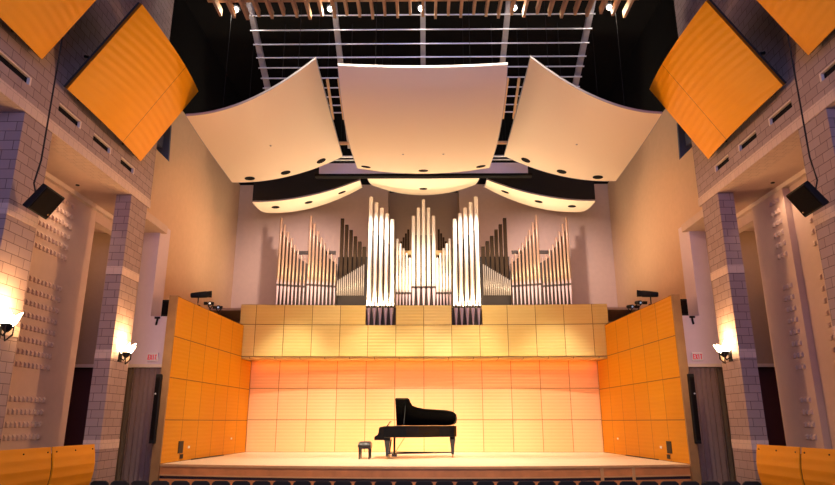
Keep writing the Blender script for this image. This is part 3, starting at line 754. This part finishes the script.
# key bed with cheeks, keys, fall board
MB().prism([(PX + 0, PZ + .60), (PX + .52, PZ + .60), (PX + .52, PZ + .68), (PX, PZ + .69)], 'y', PY + .02, PY + 1.50).build('key_bed', 'ebony', pn)
for b in (.0, 1.42):
    m = MB(); m.prism([(PX + .0, PZ + .60), (PX + .0, PZ + .70), (PX + .12, PZ + .78), (PX + .16, PZ + 1.0), (PX + .30, PZ + 1.04), (PX + .30, PZ + .60)], 'y', PY + b, PY + b + .10); m.build('cheek', 'ebony', pn)
MB().box(PX + .03, PX + .17, PY + .12, PY + 1.40, PZ + .69, PZ + .715).build('keyboard', 'ivory', pn)
for k in range(1):
    m = MB()
    for q in range(50):
        if q % 7 in (2, 6): continue
        b = .13 + q * .0252
        m.box(PX + .08, PX + .17, PY + b, PY + b + .012, PZ + .715, PZ + .728)
    m.build('black_keys', 'ebony', pn)
MB().box(PX + .17, PX + .20, PY + .10, PY + 1.42, PZ + .69, PZ + .90).build('fall_board', 'ebony', pn)
MB().prism([(PX + .34, PZ + 1.0), (PX + .37, PZ + 1.0), (PX + .52, PZ + 1.2), (PX + .49, PZ + 1.2)], 'y', PY + .38, PY + 1.15).build('music_desk', 'ebony', pn)
# raised lid, hinged on the spine; front flap folded back on it
ang = math.radians(33.5)
def lidp(a, b, off=0):
    d = 1.52 - b          # distance from the hinge
    return (PX + a, PY + 1.52 - d * math.cos(ang) - off * math.sin(ang), PZ + 1.05 + d * math.sin(ang) + off * math.cos(ang) * 1.0)
lid = [(.66, -.02), (1.13, -.02), (1.17, .18), (1.24, .38), (1.40, .48), (1.65, .56), (2.05, .60), (2.40, .64), (2.62, .72), (2.74, .90), (2.77, 1.1), (2.76, 1.34), (2.68, 1.46), (2.52, 1.52), (.66, 1.52)]
m = MB(); m.rings([[lidp(a, b, -.0) for a, b in lid], [lidp(a, b, .03) for a, b in lid]]); m.build('lid', 'ebony', pn)
fl = [(.67, -.01), (1.10, -.01), (1.10, 1.50), (.67, 1.50)]
m = MB(); m.rings([[lidp(a, b, .035) for a, b in fl], [lidp(a, b, .06) for a, b in fl]]); m.build('lid_front_flap', 'ebony', pn)
p = lidp(1.0, .35); MB().tube([ptw(.95, .05, 1.0), p], .012, 6).build('lid_prop', 'dark_back', pn)
for k, (a, b) in enumerate(((.42, .16), (.42, 1.36), (2.60, 1.2))):
    x, y = PX + a, PY + b
    lg = MB().rings([[(x + i * w_, y + j * w_, z) for i, j in ((-1, -1), (1, -1), (1, 1), (-1, 1))] for w_, z in ((.045, PZ + .10), (.055, PZ + .30), (.085, PZ + .52), (.10, PZ + .60))]).build('leg', 'ebony', pn)
    if k < 2: MB().box(x - .1, x + .1, y - .1, y + .1, PZ + .59, PZ + .69).build('leg_block', 'ebony', pn)
    if k == 2: MB().box(x - .09, x + .09, y - .09, y + .09, PZ + .60, PZ + .69).build('leg_block', 'ebony', pn)
    MB().tube([(x - .02, y, PZ + .045), (x + .02, y, PZ + .045)], .045, 12).build('caster', 'brass', pn)
    MB().tube([(x, y, PZ + .045), (x, y, PZ + .11)], .022, 8).build('caster_stem', 'brass', pn)
# transport dolly rails close to the floor, pedals
MB().tube([ptw(.42, .16, .17), ptw(2.60, 1.2, .17)], .022, 6).tube([ptw(.42, 1.36, .17), ptw(2.60, 1.2, .17)], .022, 6).build('dolly_rail', 'black_metal', pn)
m = MB(); m.box(PX + .60, PX + .66, PY + .62, PY + .68, PZ + .12, PZ + .68); m.box(PX + .60, PX + .66, PY + .86, PY + .92, PZ + .12, PZ + .68); m.box(PX + .55, PX + .72, PY + .58, PY + .96, PZ + .06, PZ + .13)
ly = m.build('pedal_lyre', 'ebony', pn)
for b in (.66, .77, .88):
    MB().box(PX + .44, PX + .56, PY + b - .018, PY + b + .018, PZ + .085, PZ + .10).build('pedal', 'brass', pn)
MB().tube([ptw(.63, .77, .15), ptw(.98, .77, .68)], .012, 6).build('lyre_brace', 'brass', pn)

bn = thing('piano_bench', 'small black tufted piano bench left of the grand piano', 'bench', (-1.96, 22.35, 1.18))
bx, by = -1.96, 22.35
m = MB()
def seat_fn(u, v):
    x = bx - .21 + .42 * u; y = by - .36 + .72 * v
    e = min(u, 1 - u, v, 1 - v); z = PZ + .46 + .09 * min(1, e * 6) ** .5 - .015 * (abs(math.sin(u * 3 * PI)) < .15) - .015 * (abs(math.sin(v * 4 * PI)) < .15)
    return (x, y, z)
m.grid(seat_fn, 18, 24, thick=(0, 0, -.06)); m.build('cushion', 'leather', bn, smooth=True)
MB().box(bx - .19, bx + .19, by - .34, by + .34, PZ + .32, PZ + .40).build('apron', 'ebony_satin', bn)
for i in (-1, 1):
    for j in (-1, 1):
        MB().lathe(bx + i * .16, by + j * .30, [(.022, PZ), (.028, PZ + .2), (.034, PZ + .34)], 8).build('leg', 'ebony_satin', bn)
    MB().lathe(bx + i * .205, by, [(.02, PZ + .34), (.02, PZ + .36)], 8).build('knob', 'ebony_satin', bn)

# cables on the stage floor along the side walls
for s in (-1, 1):
    o = MB().tube([(s * 7.46, 21.6, 1.195), (s * 7.40, 22.3, 1.195), (s * 7.34, 23.4, 1.195), (s * 7.28, 24.4, 1.195)], .022, 6).build('floor_cable', 'black_metal')
    tag(o, 'black cable lying along the foot of the %s stage wall' % SIDE[s], 'cable')

# ------------------------------------------------------------------ front row of seats, seen from behind
nseat = 33
s0 = None
for i in range(nseat):
    x = -7.68 + i * .48
    y = 16.15 + .0 * x
    lab = 'black theatre seat back poking into the bottom of the photo, ' + ordinal(i, nseat)
    if s0 is None:
        t = thing('theatre_seat', lab, 'seat', (0, 0, 0), 'front row seats'); s0 = t
        prof = [(-.22, .45), (-.225, .88), (-.20, .97), (-.14, 1.01), (.14, 1.01), (.20, .97), (.225, .88), (.22, .45)]
        m = MB(); m.rings([[(a, -.05 - .12 * (z - .45), z) for a, z in prof], [(a, .02 - .12 * (z - .45), z) for a, z in prof]])
        m.build('backrest', 'seat_cloth', t, bevel=.015)
        MB().box(-.21, .21, .03, .45, .40, .50).build('cushion', 'seat_cloth', t, bevel=.02)
        m = MB(); m.box(-.05, .05, .0, .12, .03, .42); m.box(-.14, .14, -.05, .25, 0, .03); m.build('pedestal', 'black_metal', t)
    else:
        t = copy_tree(s0); t['label'] = lab
    t.location = (x, y, 0); 

# ------------------------------------------------------------------ lights
def light(name, kind, loc, energy, col, target=None, **k):
    d = bpy.data.lights.new(name, kind); d.energy = energy; d.color = col
    for a, b in k.items(): setattr(d, a, b)
    o = bpy.data.objects.new(name, d); COL.objects.link(o); o.location = loc
    if target is not None:
        o.rotation_euler = (Vector(target) - Vector(loc)).to_track_quat('-Z', 'Y').to_euler()
    return o
WARM = (1, .80, .50)
# house lighting bridge over the seats, aimed at the stage
light('bridge_light', 'AREA', (0, 9.5, 15.5), 540, (1, .84, .58), (0, 24.5, 3.5), shape='RECTANGLE', size=6, size_y=1.0, spread=math.radians(44))
# downlights in the openings of the ceiling panels: onto the back wall and onto the stage floor
for x, z in ((-5.0, 10.6), (-1.9, 11.0), (0, 10.8), (1.9, 11.0), (5.0, 10.6)):
    light('panel_downlight', 'SPOT', (x, 21.35, z - .1), 2300, (1, .97, .95), (x * 1.05, 27.0, 1.5), spot_size=math.radians(34), spot_blend=.8, shadow_soft_size=.10)
    light('panel_downlight', 'SPOT', (x, 21.30, z - .1), 1300, (1, .95, .88), (x * 1.02, 20.2, 1.2), spot_size=math.radians(56), spot_blend=.9, shadow_soft_size=.10)
light('stage_front_fill', 'SPOT', (0, 7.5, 14.5), 3800, (1, .80, .55), (0, 18.3, .9), spot_size=math.radians(64), spot_blend=.5, shadow_soft_size=.3)  # added spot brightening the stage fascia and front boards
# added unseen amber fill under the loft parapet, standing in for orange bounce
light('soffit_fill', 'AREA', (0, 26.75, 4.78), 55, (1, .26, .008), (0, 27.05, 4.0), shape='RECTANGLE', size=14, size_y=.08)
# organ: lamps between the ceiling panels and an added upward fill hidden behind the parapet
for s in (-1, 1):
    light('organ_light', 'SPOT', (s * 2.2, 24.6, 11.2), 1250, (1, .88, .76), (s * 1.9, 26.9, 8.9), spot_size=math.radians(80), spot_blend=.8, shadow_soft_size=.15)
    light('organ_side_light', 'SPOT', (s * 4.6, 24.6, 10.9), 1100, (1, .76, .68), (s * 5.6, 28.5, 9.2), spot_size=math.radians(85), spot_blend=.9, shadow_soft_size=.15)
    # warm glow on the plaster walls from an added spot beside the catwalk
    light('wall_wash', 'SPOT', (s * 3.6, 23.0, 11.3), 430, (1, .38, .06), (s * 9.2, 23.9, 7.6), spot_size=math.radians(105), spot_blend=.9, shadow_soft_size=.3)
    # added mid-air spots standing in for stage bounce onto the orange side reflectors, block walls and pillars
    light('reflector_wash', 'SPOT', (-s * 1.5, 18.5, 6.0), 880, (1, .60, .28), (s * 7.5, 13.0, 8.2), spot_size=math.radians(60), spot_blend=.9, shadow_soft_size=.4)
    light('recess_lamp_or_fill', 'SPOT', (s * 8.9, 15.6, 8.25), 60, (1, .66, .42), (s * 9.3, 15.7, 4), spot_size=math.radians(120), spot_blend=.8, shadow_soft_size=.1)
    light('recess_lamp_or_fill', 'POINT', (s * 10.6, 18.6, 7.6), 32, (1, .55, .28), shadow_soft_size=.1)  # added point fill lifting the cross wall, no fitting there
    light('stage_spill_fill', 'SPOT', (-s * 2.5, 19.6, 4.8), 1500, (1, .50, .22), (s * 8, 14.8, 6.4), spot_size=math.radians(70), spot_blend=.8, shadow_soft_size=.3)  # added spot in mid air, warming the inner pillar faces
    for y in ((11.95, 16.96) if s < 0 else (16.96,)):
        light('sconce_light', 'POINT', (s * 7.72, y, 4.45), 140, (1, .55, .22), shadow_soft_size=.08)
light('loft_fill', 'AREA', (0, 26.45, 7.03), 1000, (1, .78, .48), (0, 26.3, 12), shape='RECTANGLE', size=13, size_y=.08)  # added upward fill for the back row panels, no fitting built
for x in lampx:
    light('lamp_light', 'POINT', (x, 17.2, 14.55), 45, (1, .88, .72), shadow_soft_size=.1)
for s in (-1, 1):
    light('box_front_fill', 'SPOT', (s * .5, 4, 9.5), 1200, (1, .74, .42), (s * 7.6, 13.8, 1.2), spot_size=math.radians(26), spot_blend=.8, shadow_soft_size=.2)  # added spots brightening the orange box fronts
light('pink_fill', 'SPOT', (0, -3, 1.8), 2200, (1, .56, .56), (0, 17, 11.6), spot_size=math.radians(50), spot_blend=.8, shadow_soft_size=.5)  # added pink fill behind the camera, lifting the front ceiling panels
# cool light from the hall behind the camera
light('hall_fill', 'AREA', (0, -4, 9), 1400, (.40, .46, 1.0), (0, 20, 6), shape='RECTANGLE', size=8, size_y=6)

w = bpy.data.worlds.new('World'); sc.world = w; w.use_nodes = True
bg = w.node_tree.nodes['Background']; bg.inputs[0].default_value = (.5, .45, .6, 1); bg.inputs[1].default_value = .02

# ------------------------------------------------------------------ camera
cam = bpy.data.cameras.new('camera'); co = bpy.data.objects.new('camera', cam); COL.objects.link(co)
cam.sensor_fit = 'HORIZONTAL'; cam.sensor_width = 36; cam.lens = 641 * 36 / 835
co.location = (0, 0, 2.35)
co.rotation_euler = (math.radians(90 + 15.644), 0, math.radians(.5595))
cam.clip_end = 200
sc.camera = co
sc.view_settings.view_transform = 'Standard'; sc.view_settings.look = 'None'
sc.view_settings.exposure = 0; sc.view_settings.gamma = 1
sc.view_settings.use_curve_mapping = False
